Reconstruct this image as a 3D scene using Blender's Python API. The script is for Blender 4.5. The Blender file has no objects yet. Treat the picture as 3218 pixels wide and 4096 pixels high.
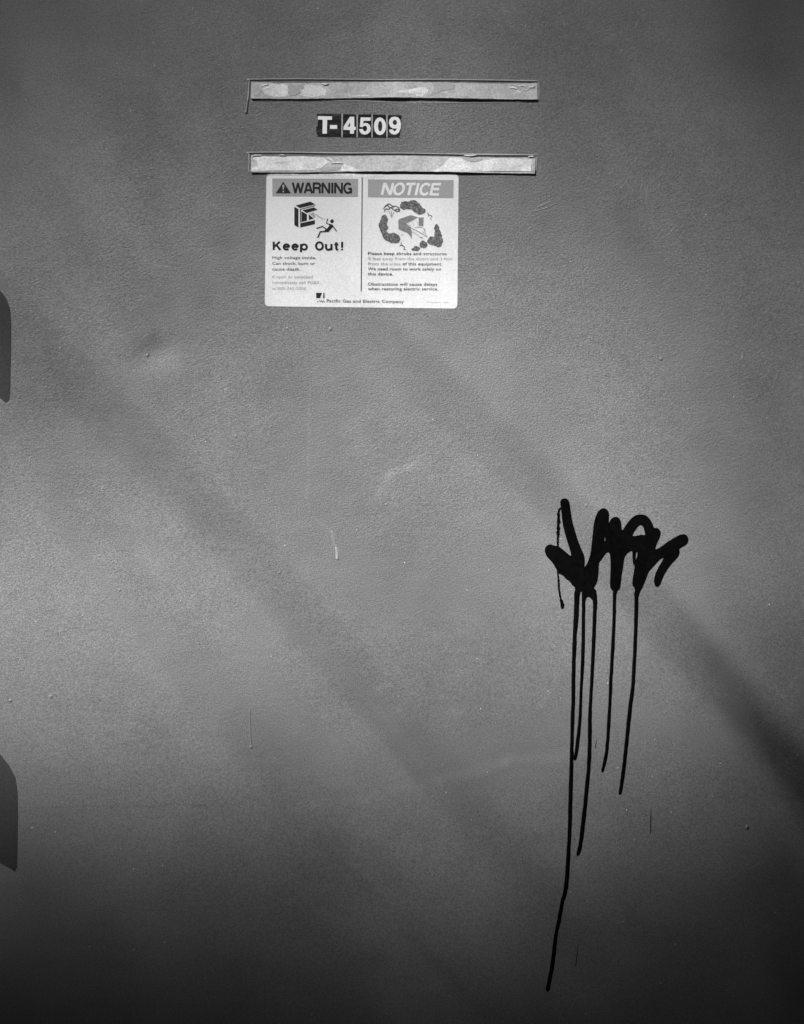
import bpy, bmesh, math, random
import numpy as np
from mathutils import Vector
from mathutils.geometry import tessellate_polygon

# ------------------------------------------------------------------ camera, sky, sun, exposure
S = 0.0003            # metres per photograph pixel on the panel
Z0 = 0.85             # height of the picture centre
CX, CY = 1609.0, 2048.0
D = 1.8               # camera distance from the panel

scene = bpy.context.scene
col = scene.collection

cam_d = bpy.data.cameras.new('camera')
cam = bpy.data.objects.new('camera', cam_d)
col.objects.link(cam)
cam.location = (0, -D, Z0)
cam.rotation_euler = (math.radians(90), 0, 0)
cam_d.sensor_fit = 'VERTICAL'
cam_d.sensor_height = 24
cam_d.lens = 24 * D / (4096 * S)
cam_d.clip_start = 0.05
cam_d.clip_end = 200
scene.camera = cam

L = Vector((-1.0, -1.2, 1.6)).normalized()      # towards the sun
SUN_ANGLE = 3.0
sun_d = bpy.data.lights.new('sun', 'SUN')
sun_d.energy = 4.8
sun_d.angle = math.radians(SUN_ANGLE)
sun_d.color = (1, 1, 1)                          # black and white photograph
sun = bpy.data.objects.new('sun', sun_d)
col.objects.link(sun)
sun.location = L * 8
sun.rotation_euler = L.to_track_quat('Z', 'Y').to_euler()

world = bpy.data.worlds.new('World')
scene.world = world
world.use_nodes = True
wn, wl = world.node_tree.nodes, world.node_tree.links
wn.clear()
sky = wn.new('ShaderNodeTexSky')
sky.sky_type = 'NISHITA'
sky.sun_disc = False
sky.sun_elevation = math.asin(L.z)
sky.sun_rotation = math.atan2(L.x, L.y)
grey = wn.new('ShaderNodeRGBToBW')
bg = wn.new('ShaderNodeBackground')
bg.inputs['Strength'].default_value = 0.002
wo = wn.new('ShaderNodeOutputWorld')
wl.new(sky.outputs[0], grey.inputs[0])
wl.new(grey.outputs[0], bg.inputs['Color'])
wl.new(bg.outputs[0], wo.inputs['Surface'])

vs = scene.view_settings
vs.view_transform = 'Standard'
vs.look = 'None'
vs.gamma = 1
vs.use_curve_mapping = False
vs.exposure = 1.49
scene.render.engine = 'CYCLES'

# ------------------------------------------------------------------ helpers
rng = random.Random(7)

def P(px, py, h=0.0):
    """photograph pixel -> point on the panel plane, h metres proud of it"""
    return Vector(((px - CX) * S, -h, Z0 + (CY - py) * S))

def crop(x0, y0, k):
    return lambda p: (x0 + p[0] / k, y0 + p[1] / k)
C1 = crop(960, 280, 1708 / 1280)
C2 = crop(1040, 680, 1574 / 420)
C3 = crop(1430, 680, 1612 / 430)
C4 = crop(2140, 1960, 1708 / 660)
C5 = crop(2140, 2300, 799 / 660)
C8 = crop(1230, 430, 1708 / 420)

def link(name, me, m, parent=None):
    o = bpy.data.objects.new(name, me)
    col.objects.link(o)
    if m: me.materials.append(m)
    if parent: o.parent = parent
    return o

def thing(name, label, cat, group=None):
    o = bpy.data.objects.new(name, None)
    o.empty_display_size = 0.02
    col.objects.link(o)
    return tag(o, label, cat, group)

def tag(o, label, cat, group=None):
    o['label'] = label; o['category'] = cat
    if group: o['group'] = group
    return o

def smooth(pts, n=3, closed=True):
    out = []; N = len(pts)
    for i in range(N if closed else N - 1):
        if closed: a, b, c, d = pts[i - 1], pts[i], pts[(i + 1) % N], pts[(i + 2) % N]
        else: a, b, c, d = pts[max(i - 1, 0)], pts[i], pts[i + 1], pts[min(i + 2, N - 1)]
        for k in range(n):
            t = k / n
            out.append(tuple(0.5 * (2 * b[j] + (c[j] - a[j]) * t + (2 * a[j] - 5 * b[j] + 4 * c[j] - d[j]) * t * t
                       + (3 * b[j] - a[j] - 3 * c[j] + d[j]) * t ** 3) for j in range(len(b))))
    if not closed: out.append(tuple(pts[-1]))
    return out

def poly(name, loops, h0, h1, m, parent=None, hf=None):
    """thin slab with the outline loops[0] and holes loops[1:] (pixels), from h0 to h1 metres proud of the panel"""
    hf = hf or (lambda x, y: 0.0)
    vl = [[Vector((x, y, 0)) for x, y in lp] for lp in loops]
    tris = tessellate_polygon(vl)
    flat = [p for lp in loops for p in lp]
    n = len(flat)
    vs_ = [P(x, y, h1 + hf(x, y)) for x, y in flat] + [P(x, y, h0) for x, y in flat]
    fs = []
    for t in tris:
        a, b, c = (flat[i] for i in t)
        cr = (b[0] - a[0]) * (c[1] - a[1]) - (b[1] - a[1]) * (c[0] - a[0])
        fs.append(tuple(t) if cr < 0 else tuple(reversed(t)))
    k = 0
    for lp in loops:
        area = sum(lp[i - 1][0] * lp[i][1] - lp[i][0] * lp[i - 1][1] for i in range(len(lp)))
        outer = lp is loops[0]
        for i in range(len(lp)):
            a, b = k + i, k + (i + 1) % len(lp)
            f = (a, b, b + n, a + n)
            fs.append(f if (area > 0) == outer else tuple(reversed(f)))
        k += len(lp)
    me = bpy.data.meshes.new(name)
    me.from_pydata(vs_, [], fs)
    me.update()
    return link(name, me, m, parent)

def ellipse(cx, cy, rx, ry, n=28, jit=0, r=rng):
    return [(cx + rx * math.cos(2 * math.pi * i / n) * (1 + r.uniform(-jit, jit)),
             cy + ry * math.sin(2 * math.pi * i / n) * (1 + r.uniform(-jit, jit))) for i in range(n)]

def ribbon_pts(path, caps=True, jit=0.0):
    """outline of a variable-width stroke: path of (x, y, width)"""
    N = len(path); Lf, Rt = [], []
    for i, (x, y, w) in enumerate(path):
        a = path[max(i - 1, 0)]; b = path[min(i + 1, N - 1)]
        dx, dy = b[0] - a[0], b[1] - a[1]
        l = math.hypot(dx, dy) or 1
        nx, ny = -dy / l, dx / l
        w1 = w * (1 + rng.uniform(-jit, jit)); w2 = w * (1 + rng.uniform(-jit, jit))
        Lf.append((x + nx * w1 / 2, y + ny * w1 / 2)); Rt.append((x - nx * w2 / 2, y - ny * w2 / 2))
    out = list(Lf)
    if caps:
        (x, y, w), (x0, y0, _) = path[-1], path[-2]
        a = math.atan2(y - y0, x - x0)
        out += [(x + w / 2 * math.cos(a + t), y + w / 2 * math.sin(a + t)) for t in (0.9, 0.3, -0.3, -0.9)]
    out += reversed(Rt)
    if caps:
        (x, y, w), (x0, y0, _) = path[0], path[1]
        a = math.atan2(y - y0, x - x0)
        out += [(x + w / 2 * math.cos(a + t), y + w / 2 * math.sin(a + t)) for t in (0.9, 0.3, -0.3, -0.9)]
    return out

def bead(name, path, height, m, parent=None, base=0.0):
    """a rounded bead of paint lying on the panel: path of (x, y, width) in pixels"""
    N = len(path); K = 7
    vs_, fs = [], []
    ends = [0.35] + [1.0] * (N - 2) + [0.5]
    for i, (x, y, w) in enumerate(path):
        a = path[max(i - 1, 0)]; b = path[min(i + 1, N - 1)]
        dx, dy = b[0] - a[0], b[1] - a[1]
        l = math.hypot(dx, dy) or 1
        nx, ny = -dy / l, dx / l
        e = ends[i]
        for k in range(K):
            u = -1 + 2 * k / (K - 1)
            vs_.append(P(x + nx * w / 2 * u * (0.6 + 0.4 * e), y + ny * w / 2 * u * (0.6 + 0.4 * e),
                         base - 0.0001 + height * e * math.sqrt(max(0, 1 - u * u))))
    for i in range(N - 1):
        for k in range(K - 1):
            fs.append((i * K + k, i * K + k + 1, (i + 1) * K + k + 1, (i + 1) * K + k))
    for j, sgn in ((0, 1), (N - 1, -1)):
        x, y, w = path[j]; q = path[1] if j == 0 else path[N - 2]
        dx, dy = x - q[0], y - q[1]; l = math.hypot(dx, dy) or 1
        c = len(vs_); vs_.append(P(x + dx / l * w * 0.45, y + dy / l * w * 0.45, base - 0.0001))
        for k in range(K - 1):
            t = (j * K + k, j * K + k + 1, c)
            fs.append(t if sgn < 0 else tuple(reversed(t)))
    me = bpy.data.meshes.new(name)
    me.from_pydata(vs_, [], fs)
    me.update()
    bm = bmesh.new(); bm.from_mesh(me)
    bmesh.ops.recalc_face_normals(bm, faces=bm.faces)
    if sum(f.normal.y for f in bm.faces) > 0: bmesh.ops.reverse_faces(bm, faces=bm.faces)
    bm.to_mesh(me); bm.free()
    for p in me.polygons: p.use_smooth = True
    return link(name, me, m, parent)

def dome(name, x, y, rx, ry, height, m, parent=None):
    vs_, fs = [P(x, y, height)], []
    n = 12
    for t in (0.5, 0.85, 1.0):
        for i in range(n):
            a = 2 * math.pi * i / n
            vs_.append(P(x + rx * t * math.cos(a), y + ry * t * math.sin(a), height * math.sqrt(max(0, 1 - t * t)) - 0.0001))
    for i in range(n):
        j = (i + 1) % n
        fs.append((0, 1 + j, 1 + i))
        for r_ in range(2):
            a = 1 + r_ * n
            fs.append((a + i, a + j, a + n + j, a + n + i))
    me = bpy.data.meshes.new(name); me.from_pydata(vs_, [], fs); me.update()
    for p in me.polygons: p.use_smooth = True
    return link(name, me, m, parent)

def box_mesh(name, x0, x1, y0, y1, z0, z1, bev=0.0):
    bm = bmesh.new()
    bmesh.ops.create_cube(bm, size=1)
    for v in bm.verts:
        v.co = Vector(((x0 + x1) / 2 + v.co.x * (x1 - x0), (y0 + y1) / 2 + v.co.y * (y1 - y0), (z0 + z1) / 2 + v.co.z * (z1 - z0)))
    if bev: bmesh.ops.bevel(bm, geom=list(bm.edges), offset=bev, segments=2, affect='EDGES')
    me = bpy.data.meshes.new(name); bm.to_mesh(me); bm.free()
    return me

# text: built-in font, fitted to a box on the panel
def text_raw(s, bold, shear, space=1.0):
    c = bpy.data.curves.new('t', 'FONT')
    c.body = s; c.offset = bold; c.shear = shear; c.resolution_u = 3; c.space_character = space
    o = bpy.data.objects.new('t', c)
    me = bpy.data.meshes.new_from_object(o)
    bpy.data.objects.remove(o); bpy.data.curves.remove(c)
    return me
_h = {}
def text(s, f, x0, yb0, x1, yb1, cap, h, m, parent, bold=0.0, shear=0.0, name='lettering', space=1.0):
    me = text_raw(s, bold, shear, space)
    if (bold, shear) not in _h:
        hm = text_raw('H', bold, shear)
        zz = [v.co.y for v in hm.vertices]
        _h[(bold, shear)] = (min(zz), max(zz)); bpy.data.meshes.remove(hm)
    b0, b1 = _h[(bold, shear)]
    xs = [v.co.x for v in me.vertices]; a, b = min(xs), max(xs)
    for v in me.vertices:
        t = (v.co.x - a) / (b - a)
        px, py = f((x0 + (x1 - x0) * t, yb0 + (yb1 - yb0) * t - (v.co.y - b0) / (b1 - b0) * cap))
        v.co = P(px, py, h)
    me.update()
    if me.polygons and me.polygons[0].normal.y > 0: me.flip_normals()
    me.name = name
    return link(name, me, m, parent)

# bold grotesque capitals drawn as strokes: advance width and strokes in units of the cap height
def arc(cx, cy, rx, ry, a0, a1, n=14):
    return [(cx + rx * math.cos(math.radians(a0 + (a1 - a0) * i / n)), cy + ry * math.sin(math.radians(a0 + (a1 - a0) * i / n))) for i in range(n + 1)]
GLYPH = {
    'W': (1.22, [[(.07, 1), (.35, .0)], [(.35, 0), (.61, .96)], [(.61, .96), (.87, 0)], [(.87, 0), (1.15, 1)]]),
    'A': (.90, [[(.07, 0), (.41, 1)], [(.49, 1), (.83, 0)], [(.2, .29), (.7, .29)]]),
    'R': (.90, [[(.10, 0), (.10, 1)], [(.10, .92)] + arc(.52, .71, .24, .21, 90, -90) + [(.10, .5)], [(.5, .5), (.70, .38), (.74, 0)]]),
    'N': (.92, [[(.10, 0), (.10, 1)], [(.12, .98), (.78, .02)], [(.80, 0), (.80, 1)]]),
    'I': (.38, [[(.19, 0), (.19, 1)]]),
    'G': (.98, [arc(.49, .5, .37, .44, 40, 300, 18) + [(.80, .13)], [(.82, .0), (.82, .46)], [(.52, .44), (.90, .44)]]),
    'O': (.98, [arc(.49, .5, .38, .44, 0, 360, 26)]),
    'T': (.82, [[(.03, .92), (.79, .92)], [(.41, 0), (.41, .92)]]),
    'C': (.94, [arc(.49, .5, .37, .44, 38, 322, 20)]),
    'E': (.82, [[(.10, 0), (.10, 1)], [(.10, .92), (.76, .92)], [(.10, .52), (.70, .52)], [(.10, .08), (.78, .08)]]),
    'K': (.98, [[(.11, 0), (.11, 1)], [(.14, .36), (.80, 1)], [(.40, .62), (.86, 0)]]),
    'e': (.84, [[(.10, .39), (.70, .39)] + arc(.42, .37, .30, .31, 8, 318, 20)]),
    'p': (.88, [[(.10, -.26), (.10, .74)], arc(.45, .37, .31, .31, 0, 360, 22)]),
    'u': (.86, [[(.11, .74)] + arc(.39, .34, .28, .29, 180, 330, 10) , [(.72, 0), (.72, .74)]]),
    't': (.58, [[(.26, .95), (.26, .22), (.31, .09), (.50, .07)], [(.04, .68), (.50, .68)]]),
    '!': (.46, [[(.2, 1), (.2, .30)], [(.2, .17), (.2, 0)]]),
    ' ': (.52, []),
}
def headline(s, f, x0, yb0, x1, yb1, cap, w, h, m, parent, shear=0.0, space=0.0):
    strokes, pen = [], 0.0
    for ch in s:
        adv, sts = GLYPH[ch]
        strokes += [[(pen + x, y) for x, y in st] for st in sts]
        pen += adv + space
    lo = min(x + y * shear for st in strokes for x, y in st) - w / 2; hi = max(x + y * shear for st in strokes for x, y in st) + w / 2
    vs_, fs = [], []
    for k, st in enumerate(strokes):
        N = len(st)
        for i, (x, y) in enumerate(st):
            a, b = st[max(i - 1, 0)], st[min(i + 1, N - 1)]
            if st[0] == st[-1] or math.dist(st[0], st[-1]) < 1e-6:
                if i == 0: a = st[-2]
                if i == N - 1: b = st[1]
            dx, dy = b[0] - a[0], b[1] - a[1]; l = math.hypot(dx, dy)
            for sgn in (-1, 1):
                X_, Y_ = x - dy / l * sgn * w / 2, y + dx / l * sgn * w / 2
                t_ = (X_ + Y_ * shear - lo) / (hi - lo)
                px, py = f((x0 + (x1 - x0) * t_, yb0 + (yb1 - yb0) * t_ - Y_ * cap))
                vs_.append(P(px, py, h + 1.5e-5 * (k % 5)))
        b0 = len(vs_) - 2 * N
        fs += [(b0 + 2 * i, b0 + 2 * i + 2, b0 + 2 * i + 3, b0 + 2 * i + 1) for i in range(N - 1)]
    me = bpy.data.meshes.new('lettering'); me.from_pydata(vs_, [], fs); me.update()
    return link('lettering', me, m, parent)

# ------------------------------------------------------------------ materials (all neutral greys)
class NT:
    def __init__(s, name, rough=0.6, spec=0.3):
        s.m = bpy.data.materials.new(name); s.m.use_nodes = True
        s.t = s.m.node_tree; s.n = s.t.nodes; s.l = s.t.links
        s.b = s.n['Principled BSDF']
        s.b.inputs['Roughness'].default_value = rough
        s.b.inputs['Specular IOR Level'].default_value = spec
        tc = s.n.new('ShaderNodeTexCoord'); s.co = tc.outputs['Object']
    def v(s, x): return x
    def math(s, op, a, b=None, c=None, clamp=False):
        q = s.n.new('ShaderNodeMath'); q.operation = op; q.use_clamp = clamp
        for i, x in enumerate((a, b, c)):
            if x is None: continue
            if isinstance(x, (int, float)): q.inputs[i].default_value = x
            else: s.l.new(x, q.inputs[i])
        return q.outputs[0]
    def noise(s, scale, detail=2, rough=0.5, stretch=None, dist=0):
        co = s.co
        if stretch:
            mp = s.n.new('ShaderNodeMapping'); mp.inputs['Scale'].default_value = stretch
            s.l.new(co, mp.inputs[0]); co = mp.outputs[0]
        q = s.n.new('ShaderNodeTexNoise'); q.inputs['Scale'].default_value = scale
        q.inputs['Detail'].default_value = detail; q.inputs['Roughness'].default_value = rough
        q.inputs['Distortion'].default_value = dist
        s.l.new(co, q.inputs['Vector']); return q.outputs['Fac']
    def ramp(s, fac, lo, hi, a, b):
        q = s.n.new('ShaderNodeMapRange'); q.interpolation_type = 'SMOOTHSTEP'
        s.l.new(fac, q.inputs[0])
        for i, x in enumerate((lo, hi, a, b)): q.inputs[i + 1].default_value = x
        return q.outputs[0]
    def colour(s, fac): s.l.new(fac, s.b.inputs['Base Color'])
    def bump(s, height, dist, strength=1.0, prev=None):
        q = s.n.new('ShaderNodeBump'); q.inputs['Distance'].default_value = dist
        q.inputs['Strength'].default_value = strength
        s.l.new(height, q.inputs['Height'])
        if prev: s.l.new(prev, q.inputs['Normal'])
        s.l.new(q.outputs[0], s.b.inputs['Normal']); return q.outputs[0]

def simple(name, g, var=0.12, scale=250, rough=0.6, spec=0.3, bump=0.0, detail=3):
    t = NT(name, rough, spec)
    t.colour(t.math('MULTIPLY', t.ramp(t.noise(scale, detail, 0.6), 0.25, 0.75, 1 - var, 1 + var), g))
    if bump: t.bump(t.noise(scale * 1.3, 2), bump)
    return t.m

def seg_group():
    g = bpy.data.node_groups.new('scuff_stroke', 'ShaderNodeTree')
    for nm, ty in (('P', 'NodeSocketVector'), ('A', 'NodeSocketVector'), ('B', 'NodeSocketVector'), ('W', 'NodeSocketFloat')):
        g.interface.new_socket(nm, in_out='INPUT', socket_type=ty)
    g.interface.new_socket('M', in_out='OUTPUT', socket_type='NodeSocketFloat')
    n, l = g.nodes, g.links
    gi, go = n.new('NodeGroupInput'), n.new('NodeGroupOutput')
    def vm(op, a, b):
        q = n.new('ShaderNodeVectorMath'); q.operation = op; l.new(a, q.inputs[0])
        if b is not None: l.new(b, q.inputs[1])
        return q
    pa = vm('SUBTRACT', gi.outputs['P'], gi.outputs['A']).outputs[0]
    ba = vm('SUBTRACT', gi.outputs['B'], gi.outputs['A']).outputs[0]
    num = vm('DOT_PRODUCT', pa, ba).outputs['Value']; den = vm('DOT_PRODUCT', ba, ba).outputs['Value']
    d = n.new('ShaderNodeMath'); d.operation = 'DIVIDE'; d.use_clamp = True
    l.new(num, d.inputs[0]); l.new(den, d.inputs[1])
    sc = n.new('ShaderNodeVectorMath'); sc.operation = 'SCALE'
    l.new(ba, sc.inputs[0]); l.new(d.outputs[0], sc.inputs['Scale'])
    ln = vm('LENGTH', vm('SUBTRACT', pa, sc.outputs[0]).outputs[0], None).outputs['Value']
    mr = n.new('ShaderNodeMapRange'); mr.interpolation_type = 'SMOOTHSTEP'
    l.new(ln, mr.inputs[0]); mr.inputs[1].default_value = 0
    l.new(gi.outputs['W'], mr.inputs[2]); mr.inputs[3].default_value = 1; mr.inputs[4].default_value = 0
    l.new(mr.outputs[0], go.inputs[0])
    return g

def panel_material():
    t = NT('painted_steel', 0.62, 0.25)
    # flatten the coordinate onto the panel plane for the scuffs
    mp = t.n.new('ShaderNodeMapping'); mp.inputs['Scale'].default_value = (1, 0, 1)
    t.l.new(t.co, mp.inputs[0]); flat = mp.outputs[0]
    # scuffs wander a little
    nz = t.n.new('ShaderNodeTexNoise'); nz.inputs['Scale'].default_value = 35; nz.inputs['Detail'].default_value = 3
    t.l.new(flat, nz.inputs['Vector'])
    w1 = t.n.new('ShaderNodeVectorMath'); w1.operation = 'SUBTRACT'; w1.inputs[1].default_value = (.5, .5, .5)
    t.l.new(nz.outputs['Color'], w1.inputs[0])
    w2 = t.n.new('ShaderNodeVectorMath'); w2.operation = 'MULTIPLY_ADD'
    w2.inputs[1].default_value = (0.012, 0, 0.012); t.l.new(w1.outputs[0], w2.inputs[0]); t.l.new(flat, w2.inputs[2])
    wob = w2.outputs[0]
    sg = seg_group()
    brk = t.ramp(t.noise(60, 3, 0.6), 0.3, 0.6, 0.4, 1.0)
    total = None
    for (x0, y0, x1, y1, w, a) in SCUFFS:
        g = t.n.new('ShaderNodeGroup'); g.node_tree = sg
        t.l.new(wob, g.inputs['P'])
        p, q = P(x0, y0), P(x1, y1)
        g.inputs['A'].default_value = (p.x, 0, p.z); g.inputs['B'].default_value = (q.x, 0, q.z)
        g.inputs['W'].default_value = w * S
        k = t.math('MULTIPLY', g.outputs[0], a * 0.68)
        total = k if total is None else t.math('ADD', total, k)
    total = t.math('MULTIPLY', total, brk)
    broad = t.ramp(t.noise(3.2, 4, 0.6), 0.25, 0.75, 0.94, 1.06)
    blot = t.ramp(t.noise(22, 4, 0.65), 0.3, 0.7, 0.975, 1.025)
    roll = t.ramp(t.noise(60, 3, 0.6, stretch=(0.25, 1, 1)), 0.3, 0.7, 0.98, 1.02)
    grain = t.ramp(t.noise(760, 2, 0.8), 0.3, 0.7, 0.62, 1.38)
    c = t.math('MULTIPLY', t.math('MULTIPLY', broad, blot), t.math('MULTIPLY', roll, grain))
    c = t.math('MULTIPLY', c, t.math('ADD', total, 1.0))
    # scattered pale chips
    chip = t.ramp(t.noise(260, 1, 0.4), 0.79, 0.82, 0.0, 0.35)
    c = t.math('ADD', c, chip)
    t.colour(t.math('MULTIPLY', c, 0.150))
    # stippled roller texture, stronger towards the upper part where the paint is thick
    sep = t.n.new('ShaderNodeSeparateXYZ'); t.l.new(t.co, sep.inputs[0])
    up = t.ramp(sep.outputs['Z'], 0.5, 1.25, 0.5, 1.0)
    st = t.math('MULTIPLY', t.noise(450, 3, 0.65, stretch=(0.85, 1, 1.1)), up)
    b1 = t.bump(st, 0.00105)
    b2 = t.bump(t.noise(60, 3, 0.55, stretch=(0.8, 1, 1.1)), 0.0004, 1.0, b1)
    t.bump(t.noise(7, 2, 0.5), 0.004, 1.0, b2)
    return t.m

# faint marks in the paint: x0, y0, x1, y1, width (px), strength
SCUFFS = [
    (1240, 1560, 1232, 2000, 12, 0.20), (1236, 2000, 1240, 2100, 9, 0.10), (1245, 1555, 1330, 1510, 12, 0.16), (1330, 1510, 1600, 1400, 14, 0.13),
    (1520, 1965, 1560, 1905, 42, 0.34), (1560, 1900, 1665, 1855, 28, 0.32), (1565, 1960, 1585, 2020, 16, 0.2),
    (1255, 2070, 1330, 2130, 9, 0.30), (1330, 2130, 1352, 2200, 13, 0.50),
    (1936, 2540, 1926, 2700, 10, 0.2), (1180, 3235, 1450, 3200, 34, 0.12), (1450, 3200, 1750, 3120, 40, 0.18), (1750, 3120, 2020, 3045, 42, 0.22), (2020, 3045, 2330, 3005, 40, 0.2),
    (1500, 2765, 1560, 2735, 28, 0.22), (1290, 2870, 1310, 2862, 12, 0.4), (1800, 2850, 1860, 2840, 22, 0.2), (2160, 2830, 2240, 2700, 20, 0.1),
    (150, 3228, 900, 3222, 8, -0.2), (400, 2230, 620, 2270, 55, 0.12), (560, 2200, 640, 2300, 40, 0.12),
    (2120, 860, 2260, 800, 12, 0.14), (2560, 760, 2600, 960, 10, -0.08), (2870, 3130, 2840, 3190, 16, 0.18),
    (2440, 2690, 2530, 2610, 14, -0.10), (3000, 3450, 2960, 3480, 14, 0.25),
    (3140, 2760, 3218, 2690, 16, 0.2), (640, 1420, 690, 1490, 55, 0.06), (1070, 1020, 1065, 700, 14, 0.10),
    (1680, 2500, 1760, 2560, 18, 0.10), (960, 2890, 1010, 2820, 20, 0.10), (1400, 1700, 1480, 1650, 40, 0.08), (2050, 2300, 2000, 2420, 30, 0.07),
]
M = {}
M['panel'] = panel_material()
M['nib'] = simple('lumpy_paint', 0.165, 0.08, 400, 0.55)
M['drop'] = simple('pale_paint_drop', 0.26, 0.1, 300, 0.6)
M['grit'] = simple('pale_grit', 0.55, 0.3, 90, 0.6)
M['lip'] = simple('paint_lip', 0.30, 0.10, 400, 0.55, bump=0.0004)
def grimy(name, lo, hi, sc, fine):
    t = NT(name, 0.7, 0.2)
    a = t.ramp(t.noise(sc, 5, 0.7, dist=0.6), 0.36, 0.62, lo, hi)
    g = t.ramp(t.noise(fine, 3, 0.75), 0.3, 0.7, 0.78, 1.2)
    streak = t.ramp(t.noise(120, 4, 0.7, stretch=(0.15, 1, 1)), 0.58, 0.75, 1.0, 0.72)
    t.colour(t.math('MULTIPLY', t.math('MULTIPLY', a, g), streak))
    t.bump(t.noise(fine * 0.8, 4, 0.7), 0.0006)
    return t.m
M['strip'] = grimy('weathered_strip', 0.37, 0.47, 55, 420)
M['flake'] = grimy('pale_paint_layer', 0.54, 0.68, 40, 500)
M['residue'] = simple('grey_paint_residue', 0.36, 0.2, 500, 0.7, 0.2, bump=0.0003)
M['white'] = simple('sticker_white', 0.585, 0.12, 700, 0.6, 0.2)
M['ink'] = simple('black_ink', 0.016, 0.5, 700, 0.6, 0.15)
M['grey_ink'] = simple('dark_grey_ink', 0.07, 0.4, 700, 0.6, 0.15)
M['faded'] = simple('faded_ink', 0.11, 0.3, 700, 0.6, 0.15)
M['ghost'] = simple('bleached_ink', 0.33, 0.2, 700, 0.6, 0.15)
M['band'] = simple('faded_band', 0.27, 0.16, 700, 0.6, 0.15)
M['sym'] = simple('grey_symbol_ink', 0.17, 0.35, 700, 0.6, 0.15)
M['shrub'] = simple('dark_shrub_ink', 0.105, 0.85, 420, 0.6, 0.15)
M['numeral'] = simple('numeral_white', 0.74, 0.03, 500, 0.6, 0.2)
M['border'] = simple('tile_border', 0.36, 0.2, 500, 0.6, 0.2)
M['spray'] = simple('black_spray_paint', 0.0025, 0.3, 200, 0.85, 0.0)
M['metal'] = simple('dark_steel', 0.052, 0.22, 700, 0.9, 0.0)
M['bark'] = simple('bark', 0.05, 0.4, 40, 0.9, 0.1, bump=0.004)
M['leaf'] = simple('leaf', 0.02, 0.4, 20, 0.9, 0.05)
M['ground'] = simple('dark_ground', 0.012, 0.4, 12, 0.95, 0.05)
t = NT('streaked_black_tile', 0.6, 0.2)
a = t.noise(160, 4, 0.65, stretch=(0.35, 1, 1.6))
t.colour(t.ramp(a, 0.42, 0.75, 0.003, 0.045)); M['tile'] = t.m

# ------------------------------------------------------------------ ground and cabinet
g = link('ground', box_mesh('ground', -4, 4, -4, 2, -0.1, 0.0), M['ground'])
g['kind'] = 'structure'

cab = thing('electrical_cabinet', 'grey painted steel electrical cabinet with stippled, dented front panel', 'cabinet')
XH, ZT = 1.0, 1.72
NX, NZ = 250, 216
xs = np.linspace(-XH, XH, NX); zs = np.linspace(0.0, ZT, NZ)
X, Z = np.meshgrid(xs, zs)
PX = X / S + CX; PY = CY - (Z - Z0) / S
def bump2(cx, cy, rx, ry, a, ang=0):
    c, s_ = math.cos(ang), math.sin(ang)
    u = ((PX - cx) * c + (PY - cy) * s_) / rx; v = (-(PX - cx) * s_ + (PY - cy) * c) / ry
    return a * np.exp(-(u * u + v * v))
H = np.zeros_like(X)
H += bump2(618, 1405, 75, 50, -0.0034, -0.4) + bump2(690, 1520, 90, 70, 0.0016)                # the small dent on the left
H += bump2(1700, 1900, 1300, 1300, 0.003)                  # sheet bows slightly
H += bump2(500, 2150, 420, 160, 0.0012, 0.8)
H += bump2(1250, 2680, 420, 140, -0.0010, 0.8)
H += bump2(2700, 2700, 500, 170, 0.0010, 0.8)
verts = np.stack([X.ravel(), -H.ravel(), Z.ravel()], 1)
idx = np.arange(NX * NZ).reshape(NZ, NX)
quads = np.stack([idx[:-1, :-1].ravel(), idx[:-1, 1:].ravel(), idx[1:, 1:].ravel(), idx[1:, :-1].ravel()], 1)
me = bpy.data.meshes.new('front_panel')
me.from_pydata(verts.tolist(), [], quads.tolist())
me.update()
for p in me.polygons: p.use_smooth = True
front = link('front_panel', me, M['panel'], cab)
def panel_h(x, y):
    i = min(max((x - CX) * S + XH, 0) / (2 * XH) * (NX - 1), NX - 1.001); j = min(max((Z0 + (CY - y) * S) / ZT * (NZ - 1), 0), NZ - 1.001)
    a, b = int(i), int(j); u, v = i - a, j - b
    return float(H[b, a] * (1 - u) * (1 - v) + H[b, a + 1] * u * (1 - v) + H[b + 1, a] * (1 - u) * v + H[b + 1, a + 1] * u * v)
_P0 = P
def P(px, py, h=0.0):                                      # from here on h is measured from the bowed sheet itself
    return _P0(px, py, h + panel_h(px, py))
link('side_panel', box_mesh('side_panel', -XH - 0.004, -XH - 0.0005, 0.0, 0.8, 0.0, ZT), M['metal'], cab)
link('side_panel', box_mesh('side_panel', XH + 0.0005, XH + 0.004, 0.0, 0.8, 0.0, ZT), M['metal'], cab)
link('top_panel', box_mesh('top_panel', -XH - 0.004, XH + 0.004, -0.02, 0.8, ZT + 0.001, ZT + 0.02), M['metal'], cab)
link('back_panel', box_mesh('back_panel', -XH, XH, 0.7965, 0.7995, 0.0, ZT - 0.001), M['metal'], cab)

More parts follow.
